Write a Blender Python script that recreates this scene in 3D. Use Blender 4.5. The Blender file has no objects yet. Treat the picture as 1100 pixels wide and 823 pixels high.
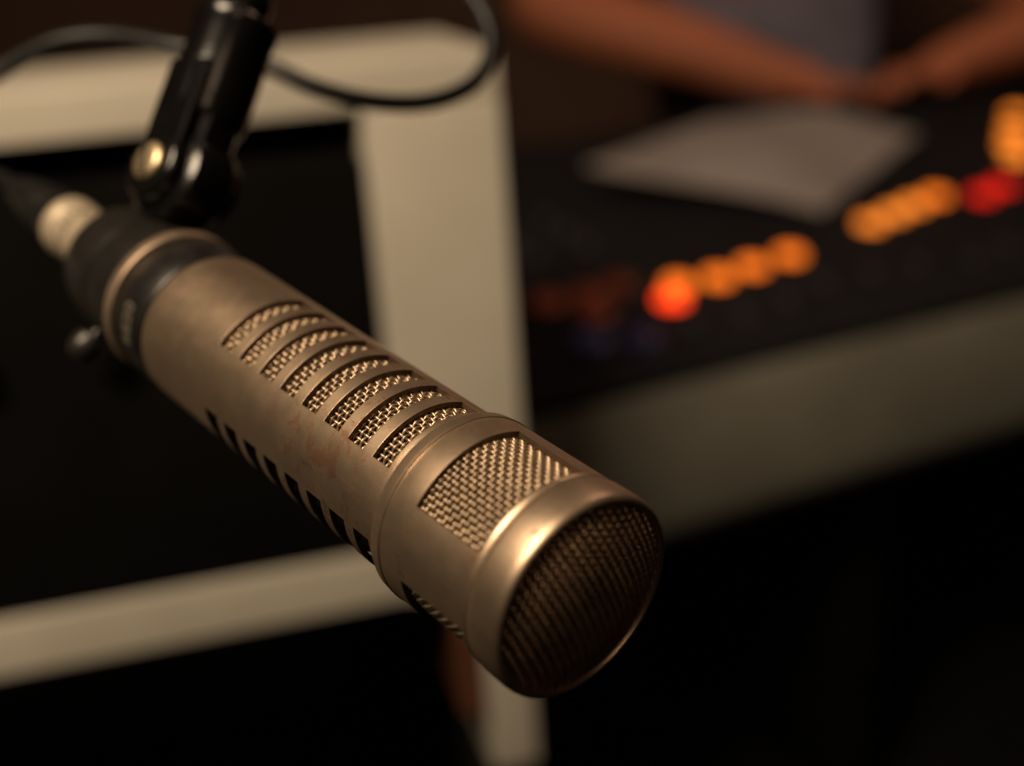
import bpy, math, random
import numpy as np
from mathutils import Vector, Matrix
random.seed(4)
sc=bpy.context.scene
COL=bpy.context.collection
pi=math.pi
# ------------------------------------------------------------ helpers
def link(o,parent=None):
    COL.objects.link(o)
    if parent is not None: o.parent=parent
    return o
def empty(name,M=None,label=None,cat=None):
    e=bpy.data.objects.new(name,None); e.empty_display_size=.02
    link(e)
    if M is not None: e.matrix_world=M
    if label: e["label"]=label
    if cat: e["category"]=cat
    return e
def meshobj(name,verts,faces,mat,parent=None,smooth=True,angle=35):
    me=bpy.data.meshes.new(name)
    me.from_pydata([tuple(v) for v in verts],[],[tuple(f) for f in faces])
    me.update()
    if smooth:
        me.polygons.foreach_set("use_smooth",[True]*len(me.polygons))
        if angle: me.set_sharp_from_angle(angle=math.radians(angle))
    me.materials.append(mat)
    o=bpy.data.objects.new(name,me)
    return link(o,parent)
def frame(o,x,y,z):
    M=Matrix.Identity(4)
    for i,v in enumerate((x,y,z)):
        for k in range(3): M[k][i]=v[k]
    for k in range(3): M[k][3]=o[k]
    return M
class MB:
    def __init__(s): s.v=[];s.f=[]
    def add(s,v,f):
        n=len(s.v); s.v+= [tuple(a) for a in v]; s.f+=[tuple(i+n for i in q) for q in f]
    def box(s,c,d,M=None,bev=0):
        import bmesh
        bm=bmesh.new(); bmesh.ops.create_cube(bm,size=1)
        for v in bm.verts: v.co=Vector((v.co.x*d[0],v.co.y*d[1],v.co.z*d[2]))
        if bev>0: bmesh.ops.bevel(bm,geom=list(bm.edges),offset=bev,segments=3,affect='EDGES',profile=.6)
        bm.verts.index_update()
        vs=[]
        for v in bm.verts:
            p=v.co.copy()
            if M: p=M@p
            vs.append(p+Vector(c))
        s.add(vs,[[v.index for v in f.verts] for f in bm.faces]); bm.free()
    def lathe(s,prof,axis='x',seg=96,c=(0,0,0),closed=False,M=None):
        vs=[];fs=[]
        n=len(prof)
        for (a,r) in prof:
            for k in range(seg):
                t=2*pi*k/seg
                if axis=='x': p=Vector((a,r*math.cos(t),r*math.sin(t)))
                elif axis=='z': p=Vector((r*math.cos(t),r*math.sin(t),a))
                else: p=Vector((r*math.sin(t),a,r*math.cos(t)))
                if M: p=M@p
                vs.append(p+Vector(c))
        for i in range(n-1+(1 if closed else 0)):
            j=(i+1)%n
            for k in range(seg):
                l=(k+1)%seg
                fs.append((i*seg+k,i*seg+l,j*seg+l,j*seg+k))
        s.add(vs,fs)
    def tube(s,pts,rad,sides=8,cap=True):
        P=np.array([tuple(p) for p in pts],float);n=len(P)
        T=np.gradient(P,axis=0);T/=np.linalg.norm(T,axis=1)[:,None]
        ref=np.array([0,0,1.0]) if abs(T[0][2])<.9 else np.array([1.0,0,0])
        vs=[]
        b=np.cross(T[0],ref);b/=np.linalg.norm(b)
        for i in range(n):
            b=b-T[i]*np.dot(b,T[i]);b/=np.linalg.norm(b);c=np.cross(T[i],b)
            r=rad[i] if hasattr(rad,'__len__') else rad
            for k in range(sides):
                t=2*pi*k/sides
                vs.append(P[i]+r*(math.cos(t)*b+math.sin(t)*c))
        fs=[(i*sides+k,i*sides+(k+1)%sides,(i+1)*sides+(k+1)%sides,(i+1)*sides+k) for i in range(n-1) for k in range(sides)]
        if cap: fs+= [tuple(range(sides))[::-1],tuple((n-1)*sides+k for k in range(sides))]
        s.add(vs,fs)
    def obj(s,name,mat,parent=None,smooth=True,angle=35):
        o=meshobj(name,s.v,s.f,mat,parent,smooth,angle)
        import bmesh
        bm=bmesh.new();bm.from_mesh(o.data);bmesh.ops.recalc_face_normals(bm,faces=bm.faces);bm.to_mesh(o.data);bm.free()
        return o
def spline(pts,n=12):
    P=[Vector(p) for p in pts];P=[P[0]*2-P[1]]+P+[P[-1]*2-P[-2]];o=[]
    for i in range(1,len(P)-2):
        for k in range(n):
            t=k/n
            a,b,c,d=P[i-1],P[i],P[i+1],P[i+2]
            o.append(.5*((2*b)+(c-a)*t+(2*a-5*b+4*c-d)*t*t+(3*b-a-3*c+d)*t**3))
    o.append(P[-2]);return o
# ------------------------------------------------------------ materials
def mat(name,col,metal=0,rough=.5,scale=30,var=.15,rvar=.1,bump=0,bscale=200,emis=None,estr=0,coat=0,spec=.5,dark=None):
    m=bpy.data.materials.new(name);m.use_nodes=True
    nt=m.node_tree;N=nt.nodes;L=nt.links;b=N['Principled BSDF']
    tc=N.new('ShaderNodeTexCoord');no=N.new('ShaderNodeTexNoise');no.inputs['Scale'].default_value=scale;no.inputs['Detail'].default_value=6
    no.inputs['Roughness'].default_value=.6
    L.new(tc.outputs['Object'],no.inputs['Vector'])
    cr=N.new('ShaderNodeValToRGB');cr.color_ramp.elements[0].position=.3;cr.color_ramp.elements[1].position=.7
    c=Vector(col);lo=c*(1-var) if dark is None else Vector(dark);hi=c*(1+var)
    cr.color_ramp.elements[0].color=(*lo,1);cr.color_ramp.elements[1].color=(*hi,1)
    L.new(no.outputs['Fac'],cr.inputs['Fac']);L.new(cr.outputs['Color'],b.inputs['Base Color'])
    mr=N.new('ShaderNodeMapRange');mr.inputs['To Min'].default_value=max(0.02,rough-rvar);mr.inputs['To Max'].default_value=min(1,rough+rvar)
    n2=N.new('ShaderNodeTexNoise');n2.inputs['Scale'].default_value=scale*2.7;n2.inputs['Detail'].default_value=5
    L.new(tc.outputs['Object'],n2.inputs['Vector']);L.new(n2.outputs['Fac'],mr.inputs['Value']);L.new(mr.outputs[0],b.inputs['Roughness'])
    b.inputs['Metallic'].default_value=metal;b.inputs['Coat Weight'].default_value=coat
    b.inputs['Specular IOR Level'].default_value=spec
    if bump:
        n3=N.new('ShaderNodeTexNoise');n3.inputs['Scale'].default_value=bscale;n3.inputs['Detail'].default_value=3
        L.new(tc.outputs['Object'],n3.inputs['Vector'])
        bp=N.new('ShaderNodeBump');bp.inputs['Strength'].default_value=bump;bp.inputs['Distance'].default_value=.0004
        L.new(n3.outputs['Fac'],bp.inputs['Height']);L.new(bp.outputs['Normal'],b.inputs['Normal'])
    if emis:
        b.inputs['Emission Color'].default_value=(*emis,1);b.inputs['Emission Strength'].default_value=estr
    return m
def champagne():
    m=mat('champagne_metal',(.50,.37,.263),metal=.94,rough=.395,scale=60,var=.08,rvar=.06,bump=.14,bscale=2600)
    nt=m.node_tree;N=nt.nodes;L=nt.links;b=N['Principled BSDF']
    src=b.inputs['Base Color'].links[0].from_socket
    tc=N.new('ShaderNodeTexCoord')
    n=N.new('ShaderNodeTexNoise');n.inputs['Scale'].default_value=120;n.inputs['Detail'].default_value=10;n.inputs['Roughness'].default_value=.74
    n.inputs['Distortion'].default_value=.4
    L.new(tc.outputs['Object'],n.inputs['Vector'])
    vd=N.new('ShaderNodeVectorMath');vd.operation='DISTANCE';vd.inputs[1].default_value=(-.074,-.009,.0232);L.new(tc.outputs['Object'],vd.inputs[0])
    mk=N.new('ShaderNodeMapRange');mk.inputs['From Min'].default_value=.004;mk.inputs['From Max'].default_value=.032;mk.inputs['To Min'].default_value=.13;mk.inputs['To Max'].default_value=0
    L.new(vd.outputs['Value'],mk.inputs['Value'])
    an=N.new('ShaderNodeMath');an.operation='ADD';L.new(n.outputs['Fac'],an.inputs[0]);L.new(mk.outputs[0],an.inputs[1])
    r=N.new('ShaderNodeValToRGB');r.color_ramp.elements[0].position=.59;r.color_ramp.elements[1].position=.65
    L.new(an.outputs[0],r.inputs['Fac'])
    mp=N.new('ShaderNodeMapping');mp.inputs['Scale'].default_value=(60,900,900);L.new(tc.outputs['Object'],mp.inputs['Vector'])
    s=N.new('ShaderNodeTexNoise');s.inputs['Scale'].default_value=1;s.inputs['Detail'].default_value=4;L.new(mp.outputs[0],s.inputs['Vector'])
    rs=N.new('ShaderNodeValToRGB');rs.color_ramp.elements[0].position=.62;rs.color_ramp.elements[1].position=.72
    L.new(s.outputs['Fac'],rs.inputs['Fac'])
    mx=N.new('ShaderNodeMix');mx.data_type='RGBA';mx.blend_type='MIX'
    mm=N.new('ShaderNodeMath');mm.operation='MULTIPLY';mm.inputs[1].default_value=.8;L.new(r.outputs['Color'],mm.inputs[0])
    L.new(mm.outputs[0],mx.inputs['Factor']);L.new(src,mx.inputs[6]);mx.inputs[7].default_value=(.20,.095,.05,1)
    mx2=N.new('ShaderNodeMix');mx2.data_type='RGBA'
    m3=N.new('ShaderNodeMath');m3.operation='MULTIPLY';m3.inputs[1].default_value=.3;L.new(rs.outputs['Color'],m3.inputs[0])
    L.new(m3.outputs[0],mx2.inputs['Factor']);L.new(mx.outputs[2],mx2.inputs[6]);mx2.inputs[7].default_value=(.62,.50,.38,1)
    L.new(mx2.outputs[2],b.inputs['Base Color'])
    rr=b.inputs['Roughness'].links[0].from_socket
    ad=N.new('ShaderNodeMath');ad.operation='MULTIPLY_ADD';ad.inputs[1].default_value=.12;L.new(r.outputs['Color'],ad.inputs[0]);L.new(rr,ad.inputs[2])
    L.new(ad.outputs[0],b.inputs['Roughness'])
    return m
M_ch=champagne()
M_ring=mat('worn_brass_ring',(.50,.37,.27),metal=.9,rough=.46,scale=90,var=.12,bump=.08,bscale=2000)
M_wire=mat('brass_wire',(.46,.345,.24),metal=.95,rough=.42,scale=300,var=.25)
M_wire2=mat('bronze_wire',(.40,.27,.175),metal=.95,rough=.36,scale=300,var=.3)
M_blackband=mat('black_satin_band',(.009,.008,.0075),rough=.36,scale=80,var=.4,bump=.1,bscale=1500)
M_cap=mat('dark_painted_metal',(.016,.014,.0125),metal=.2,rough=.36,scale=60,var=.25,bump=.1,bscale=1500)
M_foam=mat('black_foam',(.003,.0027,.0024),rough=.95,scale=300,var=.3,spec=.1)
M_blackpl=mat('black_glossy_metal',(.004,.0036,.0036),rough=.2,scale=60,var=.3,rvar=.06,bump=.06,bscale=900)
M_brass=mat('aged_brass',(.66,.52,.32),metal=.9,rough=.4,scale=200,var=.15)
M_nickel=mat('warm_nickel',(.86,.72,.53),metal=.68,rough=.36,scale=90,var=.10)
M_rubber=mat('black_rubber',(.008,.0075,.0075),rough=.4,scale=90,var=.3)
M_mark=mat('pale_print',(.13,.11,.09),rough=.6,scale=200,var=.2)
M_markd=mat('dark_print',(.02,.012,.01),rough=.6,scale=200,var=.2)
M_cream=mat('cream_laminate',(.60,.55,.465),rough=.5,scale=9,var=.08,bump=.1,bscale=300)
M_wood=mat('reddish_wood',(.16,.06,.03),rough=.5,scale=14,var=.3)
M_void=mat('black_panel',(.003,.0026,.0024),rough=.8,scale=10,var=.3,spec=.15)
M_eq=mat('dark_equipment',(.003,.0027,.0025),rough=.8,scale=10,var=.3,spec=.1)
M_cons=mat('taupe_console_metal',(.20,.188,.155),rough=.6,scale=5,var=.2,bump=.1,bscale=300,spec=.3)
M_constop=mat('charcoal_console_top',(.010,.009,.011),rough=.8,scale=12,var=.3,spec=.2)
M_knob=mat('grey_plastic_knob',(.05,.045,.055),rough=.6,scale=60,var=.3,spec=.3)
M_paper=mat('white_paper',(.36,.325,.31),rough=.8,scale=4,var=.3)
M_skin=mat('skin',(.47,.155,.078),rough=.6,scale=30,var=.12,spec=.3)
M_shirt=mat('lilac_grey_cloth',(.30,.275,.36),rough=.9,scale=9,var=.35)
M_hair=mat('dark_hair',(.02,.012,.008),rough=.6,scale=60,var=.3)
M_floor=mat('dark_carpet',(.008,.007,.007),rough=.95,scale=40,var=.4,bump=.3,bscale=300,spec=.1)
M_wall=mat('brown_wall',(.12,.062,.042),rough=.9,scale=3,var=.2)
def led(n,c,s,k=.3): return mat(n,Vector(c)*k,rough=.3,scale=100,emis=c,estr=s)
M_or=led('orange_led',(1.0,.19,.012),1.55); M_or2=led('amber_led',(1.0,.25,.025),1.45)
M_rd=led('red_led',(1.0,.018,.008),1.0); M_ro=led('red_orange_led',(1.0,.05,.008),2.4)
M_rdim=led('dim_red_led',(1.0,.14,.04),.045,.03); M_bdim=led('dim_blue_led',(.5,.4,1.0),.012,.02)
M_rim=mat('dark_cut_edge',(.10,.065,.042),metal=.8,rough=.5,scale=200,var=.3)
# ------------------------------------------------------------ MICROPHONE (local x = axis toward the grille)
mm=.001
ax=Vector((.6136,-.7702,-.1726)).normalized();py=Vector((.5700,.2810,.7721));py=(py-ax*py.dot(ax)).normalized();qz=ax.cross(py)
MM=frame((.0134,.2691,1.0469),ax,py,qz)
mic=empty('microphone',MM,'champagne metal broadcast microphone with slotted body and mesh grille','microphone')
def inspan(t,x,spans,xs):
    for a,b in spans:
        if a<t<b:
            for c,d in xs:
                if c<x<d: return True
    return False
def shell(name,prof,slots_x,spans,m,thick):
    xs=sorted(set([p[0] for p in prof]+[v for s in slots_x for v in s]))
    fine=[]
    for a,b in zip(xs[:-1],xs[1:]):
        n=max(1,int((b-a)/6)); fine+=[a+(b-a)*k/n for k in range(n)]
    fine.append(xs[-1])
    px=[p[0] for p in prof];pr=[p[1] for p in prof]
    ang=sorted(set([k*2.5 for k in range(144)]+[v%360 for s in spans for v in s]))
    na=len(ang);V=[];Fc=[]
    for x in fine:
        r=float(np.interp(x,px,pr))
        for a in ang:
            t=math.radians(a);V.append((x*mm,r*mm*math.cos(t),r*mm*math.sin(t)))
    for i in range(len(fine)-1):
        xc=(fine[i]+fine[i+1])/2
        for k in range(na):
            a0=ang[k];a1=ang[(k+1)%na]+(360 if k==na-1 else 0)
            if inspan((a0+a1)/2,xc,spans,slots_x): continue
            l=(k+1)%na
            Fc.append((i*na+k,(i+1)*na+k,(i+1)*na+l,i*na+l)[::-1])
    o=meshobj(name,V,Fc,m,mic,True,None)
    import bmesh
    bm=bmesh.new();bm.from_mesh(o.data)
    for f in bm.faces:
        c=f.calc_center_median()
        if f.normal.dot(Vector((0,c.y,c.z)))<0 and abs(f.normal.x)<.95: f.normal_flip()
    loose=[v for v in bm.verts if not v.link_faces]
    bmesh.ops.delete(bm,geom=loose,context='VERTS')
    bm.to_mesh(o.data);bm.free()
    so=o.modifiers.new('thickness','SOLIDIFY');so.thickness=thick*mm;so.offset=-1
    so.material_offset_rim=1;so.material_offset=1
    o.data.materials.append(M_rim)
    bv=o.modifiers.new('edge','BEVEL');bv.width=.00014;bv.segments=2;bv.limit_method='ANGLE';bv.angle_limit=math.radians(50);bv.harden_normals=True
    return o
slot_c=[-134+11.1*i for i in range(8)]
SL=[(c-3.45,c+3.45) for c in slot_c]
SP=[(15,87),(134,204),(254,324)]
shell('body',[(-178.5,24.2),(-177.9,24.9),(-176.5,25.0),(-50,25.0),(-49.5,24.9)],SL,SP,M_ch,1.5)
shell('grille_housing',[(-50,25.3),(-49.2,26.6),(-48.4,26.95),(-11,26.95),(-10.6,26.6)],[(-36.5,-12.6)],[(18,94),(138,214),(258,334)],M_ch,1.5)
b=MB();b.lathe([(x*mm,r*mm) for x,r in [(-11.2,25.2),(-10.9,26.4),(-10.3,26.9),(-9.2,27.15),(-3,27.15),(-1.5,27.05),(-.5,26.8),(.1,26.4),(.35,25.9),(.3,25.3),(-.1,24.9),(-1.2,24.7),(-4,24.7)]],seg=160)
b.obj('front_ring',M_ch,mic)
b=MB();b.lathe([(x*mm,r*mm) for x,r in [(-12,25.9),(-9.5,25.9)]],seg=128);b.obj('groove',M_blackband,mic)
b=MB();b.lathe([(x*mm,r*mm) for x,r in [(-46.2,26.9),(-45.9,27.2),(-45.2,27.25),(-44.9,26.9)]],seg=160);b.obj('rim_bead',M_ch,mic)
b=MB();b.lathe([(x*mm,r*mm) for x,r in [(-177.5,24.0),(-199,24.0)]],seg=128)
b.lathe([(x*mm,r*mm) for x,r in [(-180,24.3),(-180.5,24.6),(-197.5,24.6),(-198,24.3)]],seg=128);b.obj('black_band',M_blackband,mic)
b=MB();b.lathe([(x*mm,r*mm) for x,r in [(-199.3,23.5),(-199.6,25.2),(-200.2,25.7),(-203.6,25.7),(-204.6,25.1),(-205.2,23.5),(-205.4,20)]],seg=128);b.obj('brass_ring',M_ring,mic)
b=MB();b.lathe([(x*mm,r*mm) for x,r in [(-204.5,23.0),(-207,23.4),(-222,23.2),(-236,22.6),(-243,21.8),(-246,20.8),(-247.5,18.9),(-248,16),(-248.1,9)]],seg=128)
b.obj('rear_cap',M_cap,mic)
b=MB();b.lathe([(x*mm,r*mm) for x,r in [(-223,22.4),(-223.3,23.4),(-224,23.6),(-234,23.2),(-234.8,23.0),(-235,22.0)]],seg=128)
b.box((-.229,.0225,.003),(.012,.018,.013),bev=.002)
b.obj('clamp',M_cap,mic)
th=math.radians(166);dirv=Vector((0,math.cos(th),math.sin(th)))
Mr=Vector((1,0,0)).rotation_difference(dirv).to_matrix()
b=MB();b.lathe([(x*mm,r*mm) for x,r in [(20,2.2),(26,2.2),(26.2,4.2),(27,5.2),(30,5.6),(33,5.2),(35.2,3.8),(36,2),(36.2,0.01)]],seg=40,M=Mr,c=(-.226,0,0))
b.obj('thumb_screw',M_cap,mic)
# ---- woven wire meshes
def tubes_np(P,Nn,rad,sides=6):
    n=len(P);T=np.gradient(P,axis=0);T/=np.linalg.norm(T,axis=1)[:,None]+1e-12
    B=np.cross(T,Nn);B/=np.linalg.norm(B,axis=1)[:,None]+1e-12;C=np.cross(B,T)
    t=2*pi*np.arange(sides)/sides
    V=P[:,None,:]+rad*(np.cos(t)[None,:,None]*B[:,None,:]+np.sin(t)[None,:,None]*C[:,None,:])
    i=np.arange(n-1)[:,None]*sides;k=np.arange(sides)[None,:];l=(k+1)%sides
    Fq=np.stack([i+k,i+l,i+sides+l,i+sides+k],-1).reshape(-1,4)
    return V.reshape(-1,3),Fq
def build_np(name,parts,m,parent):
    V=[];Fq=[];o=0
    for v,f in parts: V.append(v);Fq.append(f+o);o+=len(v)
    V=np.concatenate(V);Fq=np.concatenate(Fq).astype(np.int32)
    me=bpy.data.meshes.new(name);me.vertices.add(len(V));me.vertices.foreach_set('co',V.astype(np.float32).ravel())
    me.loops.add(Fq.size);me.loops.foreach_set('vertex_index',Fq.ravel())
    me.polygons.add(len(Fq));me.polygons.foreach_set('loop_start',np.arange(0,Fq.size,4,dtype=np.int32))
    me.update(calc_edges=True);me.validate()
    me.polygons.foreach_set('use_smooth',[True]*len(me.polygons));me.materials.append(m)
    return link(bpy.data.objects.new(name,me),parent)
def cyl_weave(name,x0,x1,spans,Rm,pitch,wr,m):
    nx=int((x1-x0)/pitch);dx=(x1-x0)/nx;dphi=360/round(2*pi*Rm/pitch);parts=[];S=4;A=wr*.95
    for a0,a1 in spans:
        n0=math.floor(a0/dphi)-1;n1=math.ceil(a1/dphi)+1
        g=np.arange(n0*S,n1*S+1)/S
        for i in range(nx+1):
            s=(-1)**i;r=Rm+A*s*np.cos(pi*g);t=np.radians(g*dphi)
            P=np.stack([np.full_like(t,x0+i*dx)+.05*np.sin(i*12.9+g*.7),r*np.cos(t),r*np.sin(t)],-1);Nn=np.stack([0*t,np.cos(t),np.sin(t)],-1)
            parts.append(tubes_np(P*mm,Nn,wr*mm))
        h=np.arange(0,nx*S+1)/S
        for j in range(n0,n1+1):
            s=(-1)**(j%2);r=Rm-A*s*np.cos(pi*h);t=math.radians(j*dphi)+.0015*np.sin(j*7.7+h*.5)
            P=np.stack([x0+h*dx,r*np.cos(t),r*np.sin(t)],-1);Nn=np.stack([0*h,np.cos(t)+0*h,np.sin(t)+0*h],-1)
            parts.append(tubes_np(P*mm,Nn,wr*mm))
    return build_np(name,parts,m,mic)
cyl_weave('slot_mesh',-140,-52,[(12,90)],22.75,1.75,.42,M_wire)
cyl_weave('side_grille',-38,-12,[(15,97),(135,217),(255,337)],24.75,1.55,.39,M_wire)
b=MB();b.lathe([(x*mm,r*mm) for x,r in [(-176,19.5),(-176,20.3),(-52,20.3),(-52,23.0),(-4,23.0),(-4,10)]],seg=96)
HG=6.2;EX=2.2;RG=25.0
dome=lambda q: -1.5+HG*max(0,1-(q/RG)**EX)
b.lathe([((dome(q)-2.0)*mm,q*mm) for q in np.linspace(24.4,.01,20)],seg=64);b.obj('foam_liner',M_foam,mic)
parts=[];pitch=1.5;wr=.38;S=4;K=int(RG/pitch)
for fam in (0,1):
    for i in range(-K,K+1):
        c=i*pitch;half=math.sqrt(max(0,RG**2-c*c))
        n=int(half/pitch*S)+1
        g=np.arange(-n,n+1)/S;tt=np.clip(g*pitch,-half,half)
        q=np.minimum(np.sqrt(tt**2+c*c),RG);x=-1.5+HG*np.maximum(0,1-(q/RG)**EX)
        dq=-HG*EX/RG*(q/RG)**(EX-1);un=np.where(q>0,q,1)
        if fam==0: Y,Z=tt,np.full_like(tt,c)
        else: Y,Z=np.full_like(tt,c),tt
        Nn=np.stack([np.ones_like(tt),-dq*Y/un,-dq*Z/un],-1);Nn/=np.linalg.norm(Nn,axis=1)[:,None]
        s=(-1)**(i%2)*(1 if fam==0 else -1)
        P=np.stack([x,Y,Z],-1)+Nn*(wr*.95*s*np.cos(pi*g))[:,None]
        ca,sa=math.cos(.35),math.sin(.35)
        Rr=np.array([[1,0,0],[0,ca,-sa],[0,sa,ca]])
        P=P@Rr.T;Nn=Nn@Rr.T
        parts.append(tubes_np(P*mm,Nn,wr*mm))
build_np('front_grille',parts,M_wire2,mic)
def wrap_text(name,txt,size,xc,phi_deg,Rc,m,parent):
    cu=bpy.data.curves.new(name,'FONT');cu.body=txt;cu.size=size;cu.align_x='CENTER';cu.align_y='CENTER';cu.extrude=.00005
    to=bpy.data.objects.new(name,cu);link(to)
    dg=bpy.context.evaluated_depsgraph_get();me=bpy.data.meshes.new_from_object(to.evaluated_get(dg))
    bpy.data.objects.remove(to)
    for v in me.vertices:
        a,bb,z=v.co;ph=math.radians(phi_deg)+(-a/Rc)
        v.co=(xc-bb,(Rc+z)*math.cos(ph),(Rc+z)*math.sin(ph))
    me.materials.clear();me.materials.append(m)
    return link(bpy.data.objects.new(name,me),parent)
wrap_text('band_lettering','RE20',.0070,-.1888,118,.02465,M_mark,mic)

# ------------------------------------------------------------ microphone cable + connector
cab=empty('microphone_cable',MM@Matrix.Translation((.017,0,0)),'black cable with nickel connector plugged into the microphone','cable')
b=MB();b.lathe([(x*mm,r*mm) for x,r in [(-264,12),(-267,12),(-267.5,11.2),(-275,11.2),(-276,11.7),(-278,11.7),(-279,11.2),(-300,11.2),(-301,11.8),(-306,11.8),(-307,10.6),(-308,8)]],seg=64)
b.obj('connector_shell',M_nickel,cab)
wrap_text('connector_lettering','NC3FX',.0085,-.290,95,.01125,M_markd,cab)
b=MB();b.lathe([(x*mm,r*mm) for x,r in [(-307,9.6),(-308,10.6),(-315,10.6),(-316,10.0),(-318,10.0),(-319,10.4),(-330,9.8),(-342,8.5),(-355,6),(-356,3)]],seg=48)
b.obj('strain_relief',M_rubber,cab)
b=MB();b.tube(spline([(-.350,0,0),(-.37,0,0),(-.39,-.004,.002),(-.43,-.02,.0),(-.47,-.06,-.01),(-.50,-.14,-.03),(-.51,-.26,-.06)],10),.0032,12);b.obj('cord',M_rubber,cab)

# ------------------------------------------------------------ stand mount
Dz=Vector((.345,.4806,.806)).normalized();Hx=Vector((-.5502,-.574,.6072));Hx=(Hx-Dz*Hx.dot(Dz)).normalized();Yv=Dz.cross(Hx)
SM=frame((-.1092,.4520,1.1190),Hx,Yv,Dz)
st=empty('microphone_stand',SM,'glossy black swivel stand mount with brass slotted screw','microphone stand')
b=MB();b.lathe([(x*mm,r*mm) for x,r in [(-11,.01),(-11,13),(-10.6,15),(-9.6,16.6),(-7.5,17.6),(5,17.8),(7.5,17.0),(8.8,15.2),(9.2,13),(9.2,.01)]],seg=96);b.box((0,0,.014),(.017,.027,.026),bev=.005);b.obj('swivel_hub',M_blackpl,st)
b=MB();b.lathe([(x*mm,r*mm) for x,r in [(9,13),(12.6,13),(13.8,12.5),(14.6,11.4),(14.8,10.0),(14.8,8),(14.0,7.6),(14.0,.01)]],seg=72)
b.box((.0112,0,.020),(.0055,.021,.040),bev=.0024)
b.lathe([(x*mm,r*mm) for x,r in [(-15,.01),(-15,12),(-14.4,13.6),(-13,14.4),(-10.5,14.6)]],seg=64)
b.obj('fork',M_blackpl,st)
b=MB();b.lathe([(x*mm,r*mm) for x,r in [(13.5,6.8),(15.4,6.8),(16.2,6.2),(16.6,5),(16.8,.9)]],seg=48)
b.obj('screw',M_brass,st)
b=MB();b.box((.0169,0,0),(.0006,.0019,.0115),M=Matrix.Rotation(math.radians(20),3,'X'));b.obj('screw_slot',M_markd,st)
b=MB();b.lathe([(z*mm,r*mm) for z,r in [(16,6),(17,11),(19,13.4),(22,14.6),(26,15.0),(56,14.6),(57,15.2),(60,15.2),(61,14.4),(61.2,9)]],axis='z',seg=96);b.obj('sleeve',M_blackpl,st)
b=MB();b.lathe([(z*mm,r*mm) for z,r in [(58,9.2),(66,9.2),(67,9.9),(70,9.9),(71,9.2),(80,9.2),(81,9.8),(240,9.8)]],axis='z',seg=64);b.obj('boom_tube',M_blackpl,st)
# ------------------------------------------------------------ looping cable
lp=[(-.275,.56,1.11),(-.235,.573,1.137),(-.210,.578,1.150),(-.1836,.576,1.160),(-.158,.571,1.161),(-.1326,.559,1.1566),(-.1106,.552,1.1525),(-.091,.5447,1.147),(-.0709,.5412,1.1371),(-.049,.5439,1.130),(-.0267,.5535,1.1272),(-.0088,.5657,1.1314),(.0003,.5751,1.1426),(-.0003,.5851,1.1554),(-.0082,.5953,1.169),(-.0194,.6124,1.1867),(-.05,.64,1.23)]
lp=[(x+.0005,y,z-.001) for x,y,z in lp]
b=MB();b.tube(spline(lp,10),.0038,14);o=b.obj('hanging_cable',M_rubber)
o["label"]="thin black cable hanging in a loop behind the mount";o["category"]="cable"

# ------------------------------------------------------------ cream cabinet
Uc=Vector((.970,.242,0)).normalized();Nc=Vector((.242,-.970,0)).normalized();Bc=-Nc
CM=frame((.009,.948,0),Uc,Bc,Vector((0,0,1)))
cb=empty('equipment_cabinet',CM,'cream framed equipment cabinet with open black interior','cabinet')
def boxobj(name,x0,x1,y0,y1,z0,z1,m,par,bev=.002):
    b=MB();b.box(((x0+x1)/2,(y0+y1)/2,(z0+z1)/2),(x1-x0,y1-y0,z1-z0),bev=bev);return b.obj(name,m,par,True,40)
boxobj('side_panel',-.104,-.003,0,.20,.684,1.0735,M_cream,cb)
boxobj('top_panel',-.80,-.003,0,.20,1.074,1.107,M_cream,cb)
boxobj('side_panel',-.80,-.72,0,.20,.7325,1.0735,M_cream,cb)
boxobj('bottom_panel',-.80,-.1045,0,.20,.686,.732,M_cream,cb)
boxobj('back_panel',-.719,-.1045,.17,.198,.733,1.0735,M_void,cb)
boxobj('leg',-.046,-.006,.01,.10,.50,.6835,M_cream,cb)
boxobj('leg_trim',-.068,-.047,.012,.10,.56,.6835,M_wood,cb)
boxobj('leg',-.80,-.74,.01,.10,0,.6855,M_cream,cb)
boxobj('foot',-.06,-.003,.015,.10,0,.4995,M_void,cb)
eq=empty('rack_equipment',CM,'black rack equipment unit inside the cream cabinet','audio equipment')
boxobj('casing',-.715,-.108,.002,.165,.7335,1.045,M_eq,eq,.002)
b=MB();b.lathe([(.0,.004),(-.001,.011),(.014,.012),(.015,.0005)],axis='y',seg=24);dl=b.obj('dial',M_eq,eq)
for i in range(6):
    o=dl if i==0 else dl.copy()
    if i: COL.objects.link(o);o.parent=eq
    o.location=(-.66+.09*i,-.0145,.93)

# ------------------------------------------------------------ mixing console
A=Vector((.016,1.171,.745));E=Vector((.9044,.4267,0)).normalized();Bv=Vector((-.4267,.9044,0)).normalized()
th=math.radians(8)
KM=frame(A,E,Bv,Vector((0,0,1)))
ck=empty('mixing_console',KM,'large dark mixing console with taupe front edge and glowing orange buttons','mixing console')
b=MB();L0,L1=-.12,1.9
arc=[(.075-.075*math.cos(a),-.150-.070*math.sin(a)) for a in np.linspace(0,pi/2,9)]
V=[(.004,-.014),(0,-.02)]+arc+[(.72,-.220),(.76,-.18),(.76,.09),(.75,.092),(.05,-.012)]
vs=[(L0,y,z) for y,z in V]+[(L1,y,z) for y,z in V];n=len(V)
b.add(vs,[(i,(i+1)%n,n+(i+1)%n,n+i) for i in range(n)]+[tuple(range(n)),tuple(range(n,2*n))])
b.obj('console_body',M_cons,ck,True,50)
b=MB();b.box((.89,.385,-.011),(2.02,.766,.024),bev=.004);o=b.obj('control_surface',M_constop,ck,True,40);o.matrix_local=Matrix.Rotation(th,4,'X')
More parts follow.
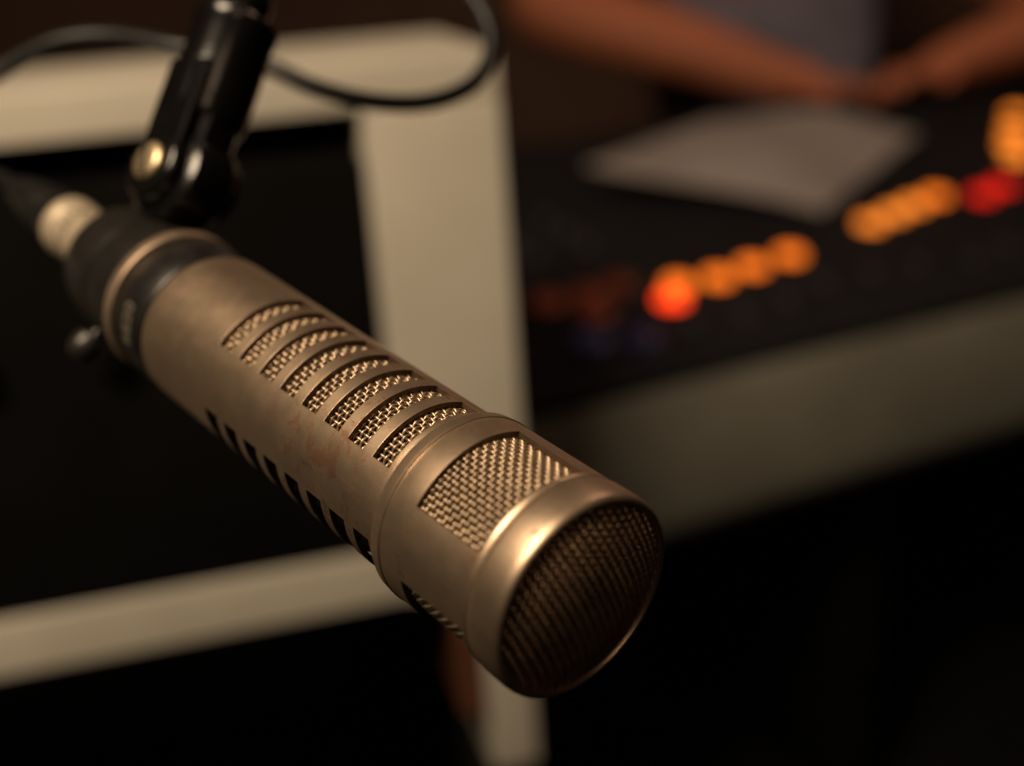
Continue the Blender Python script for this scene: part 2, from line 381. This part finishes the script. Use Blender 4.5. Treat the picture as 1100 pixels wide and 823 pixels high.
surf=lambda v:v*math.tan(th)
for i in range(4):
    boxobj('pedestal',L0+.07+i*.55,L0+.13+i*.55,.11,.61,-.745,-.222,M_void,ck,.004)
def lamp_button(u,v,m,r=.0055,nm='lit_button'):
    b=MB();b.lathe([(-.002,r*1.05),(.003,r*1.05),(.005,r*.9),(.006,r*.55),(.0062,.0002)],axis='z',seg=20)
    o=b.obj(nm,m,ck);o.location=(u,v,surf(v)+.004);o.rotation_euler=(th,0,0);return o
for u,v,m in [(.262,.152,M_ro),(.292,.184,M_or),(.345,.180,M_or),(.402,.190,M_or),(.4655,.1995,M_or),
              (.628,.2415,M_or2),(.68,.256,M_or2),(.728,.270,M_or2),(.780,.283,M_or),(.840,.258,M_rd),(.895,.274,M_rd),
              (1.02,.365,M_or2),(1.055,.41,M_or2),(1.115,.465,M_or2),(1.19,.53,M_or2)]: lamp_button(u,v,m,.0165 if u<.9 else .019)
for u,v,m in [(.185,.207,M_rdim),(.135,.21,M_rdim),(.232,.215,M_rdim),(.17,.160,M_rdim),(.13,.10,M_bdim),(.18,.08,M_bdim)]: lamp_button(u,v,m,.019)
b=MB();b.lathe([(0,.0075),(.012,.0065),(.0135,.0055),(.0138,.0002)],axis='z',seg=16);kn=b.obj('knob',M_knob,ck)
b=MB();b.box((0,0,.006),(.010,.022,.012),bev=.002);fd=b.obj('fader',M_knob,ck)
cnt=0
for i in range(24):
    for j in range(3):
        u=.04+i*.072;v=.33+j*.055
        if .28<u<1.28: continue
        o=kn if cnt==0 else kn.copy()
        if cnt: COL.objects.link(o);o.parent=ck
        cnt+=1;o.location=(u,v,surf(v)+.002);o.rotation_euler=(th,0,0)
cnt=0
for i in range(26):
    u=.03+i*.068;v=.065+.04*random.random()
    if abs(u-.13)<.03 or abs(u-.18)<.03: continue
    o=fd if cnt==0 else fd.copy()
    if cnt: COL.objects.link(o);o.parent=ck
    cnt+=1;o.location=(u,v,surf(v)+.003);o.rotation_euler=(th,0,0)

# ------------------------------------------------------------ papers
def sheet(name,quad,lift,label):
    n=14;V=[];Fc=[]
    q=[Vector((u,v,surf(v)+lift)) for u,v in quad]
    for i in range(n+1):
        for j in range(n+1):
            s,t=i/n,j/n
            p=(q[0]*(1-s)+q[1]*s)*(1-t)+(q[3]*(1-s)+q[2]*s)*t
            p=p+Vector((0,0,.02*math.sin(s*3.1)**2*t+.022*(1-s)**3*(1-t)-.030*s**3*(1-t)-.02*s**3*t))
            V.append(p)
    for i in range(n):
        for j in range(n): Fc.append((i*(n+1)+j,(i+1)*(n+1)+j,(i+1)*(n+1)+j+1,i*(n+1)+j+1))
    o=meshobj(name,V,Fc,M_paper,None,True,None);o.matrix_world=KM
    o["label"]=label;o["category"]="paper";return o
sheet('paper_sheet',[(.336,.475),(.60,.305),(.944,.496),(.664,.65)],.034,"sheet of white paper lying on the mixing console")

# ------------------------------------------------------------ person behind the console, bare forearms on it
def skin(name,pts,edges,rad,m,parent=None,root=0,sub=2):
    me=bpy.data.meshes.new(name);me.from_pydata([tuple(p) for p in pts],edges,[]);me.update()
    o=bpy.data.objects.new(name,me);link(o,parent)
    md=o.modifiers.new('skin','SKIN');md.use_smooth_shade=True
    for i,r in enumerate(rad):
        s=me.skin_vertices[0].data[i];s.radius=(r,r) if not hasattr(r,'__len__') else r;s.use_root=(i==root)
    ss=o.modifiers.new('sub','SUBSURF');ss.levels=sub;ss.render_levels=sub
    me.materials.append(m);return o
P=[];Ed=[];Rd=[]
def av(p,r,frm=None):
    P.append(Vector(p));Rd.append(r)
    if frm is not None: Ed.append((frm,len(P)-1))
    return len(P)-1
pel=av((.58,2.86,.60),.15);wa=av((.575,2.80,.80),.14,pel);ch=av((.56,2.70,1.02),.15,wa);nb=av((.55,2.64,1.20),.08,ch)
nk=av((.545,2.60,1.29),.056,nb);hd=av((.54,2.56,1.38),.082,nk);hd2=av((.54,2.555,1.46),.086,hd)
def hand(pm,base,fwd,side,up,ts=-1):
    for k,(s,l) in enumerate([(-.030*-ts,.075),(-.010*-ts,.085),(.011*-ts,.079),(.030*-ts,.062)]):
        b0=base+fwd*.02+side*s;a=av(b0,.0115,pm)
        a=av(b0+fwd*l*.45+up*.008,.0105,a);a=av(b0+fwd*l*.8-up*.002,.0098,a);a=av(b0+fwd*l-up*.016,.0082,a)
    b0=base-fwd*.035+side*.034*ts;a=av(b0,.014,pm);a=av(b0+fwd*.03+side*.020*ts-up*.006,.0115,a);a=av(b0+fwd*.055+side*.024*ts-up*.014,.009,a)
s1=av((.34,2.60,1.17),.070,ch);u1=av((.20,2.49,1.09),.070,s1);e1=av((.07,2.395,1.035),.072,u1);f1=av((.26,2.325,.985),.072,e1);w1=av((.47,2.265,.905),.048,f1)
m1=av((.52,2.25,.888),.042,w1);n1=av((.555,2.24,.880),.042,m1)
hand(n1,Vector((.555,2.24,.880)),Vector((.98,-.12,-.10)).normalized(),Vector((.1,.98,0)).normalized(),Vector((.03,0,1)),-1)
s2=av((.77,2.72,1.18),.070,ch);u2=av((.91,2.57,1.07),.064,s2);e2=av((1.09,2.42,.945),.064,u2);f2=av((.97,2.37,.93),.064,e2);w2=av((.83,2.31,.905),.046,f2)
m2=av((.785,2.29,.893),.040,w2);n2=av((.755,2.275,.887),.040,m2)
hand(n2,Vector((.755,2.275,.887)),Vector((-.93,-.33,-.10)).normalized(),Vector((.33,-.93,0)).normalized(),Vector((0,0,1)),1)
per=skin('person',P,Ed,Rd,M_skin)
per["label"]="person in lilac grey shirt resting bare forearms on the console";per["category"]="person"
skin('shirt',[(.58,2.87,.56),(.575,2.80,.80),(.56,2.70,1.02),(.552,2.65,1.16),(.34,2.60,1.17),(.28,2.55,1.13),(.77,2.72,1.18),(.85,2.635,1.11)],[(0,1),(1,2),(2,3),(2,4),(4,5),(2,6),(6,7)],[(.24,.17),(.24,.165),(.23,.17),.10,.088,.082,.088,.078],M_shirt,per)
b=MB();b.lathe([(.075,.094),(.09,.102),(.13,.10),(.165,.07),(.178,.03),(.18,.001)],axis='z',seg=32,c=(.54,2.57,1.35));b.obj('hair',M_hair,per)
so_=empty('stool',Matrix.Translation((.58,2.88,0)),'dark stool the person sits on','stool')
b=MB();b.lathe([(.40,.01),(.40,.17),(.42,.19),(.45,.19),(.46,.17),(.46,.01)],axis='z',seg=40);b.obj('seat',M_void,so_)
b=MB();b.lathe([(0,.20),(.02,.20),(.03,.03),(.40,.03)],axis='z',seg=24);b.obj('pillar',M_void,so_)

# ------------------------------------------------------------ setting
b=MB();b.box((0,2,-.02),(10,10,.04));o=b.obj('floor',M_floor,None,False);o["kind"]="structure";o["label"]="dark carpeted studio floor"
b=MB();b.box((0,4.2,1.5),(10,.1,2.999));o=b.obj('wall',M_wall,None,False);o["label"]="dark brown studio wall behind the console";o["category"]="wall"

# ------------------------------------------------------------ lights
def area(name,loc,target,size,power,col):
    l=bpy.data.lights.new(name,'AREA');l.shape='DISK';l.size=size;l.energy=power;l.color=col
    o=bpy.data.objects.new(name,l);link(o);o.location=loc
    o.rotation_euler=(Vector(target)-Vector(loc)).to_track_quat('-Z','Y').to_euler();return o
area('ceiling_lamp',(-.50,-.06,2.13),(-.05,.6,1.0),.60,25,(1,.78,.53))
area('grille_fill_light',(.20,-.65,1.85),(.02,.3,1.02),.35,.9,(1,.68,.44))  # added weak fill to bring out the grille weave, no real fixture
area('console_fill_light',(.9,1.7,2.5),(.6,2.1,.8),.4,4.4,(1,.62,.44))  # invented overhead fill, brightens the paper, forearms and console top
w=bpy.data.worlds.new("World");sc.world=w;w.use_nodes=True
w.node_tree.nodes['Background'].inputs[0].default_value=(1,.72,.5,1);w.node_tree.nodes['Background'].inputs[1].default_value=.006
# ------------------------------------------------------------ camera
Rv=Vector((.99756,-.02386,-.06555)).normalized();Fv=Vector((0,.9397,-.3420)).normalized();Rv=(Rv-Fv*Rv.dot(Fv)).normalized();Uv=Rv.cross(Fv)
cd=bpy.data.cameras.new('camera');cd.sensor_width=36;cd.lens=45.8;cd.clip_start=.02;cd.clip_end=60
co=link(bpy.data.objects.new('camera',cd));co.matrix_world=frame((0,0,1.2),Rv,Uv,-Fv)
cd.dof.use_dof=True;cd.dof.focus_distance=.334;cd.dof.aperture_fstop=4.0;cd.dof.aperture_blades=0
sc.camera=co
sc.view_settings.view_transform='Standard';sc.view_settings.look='None';sc.view_settings.exposure=0
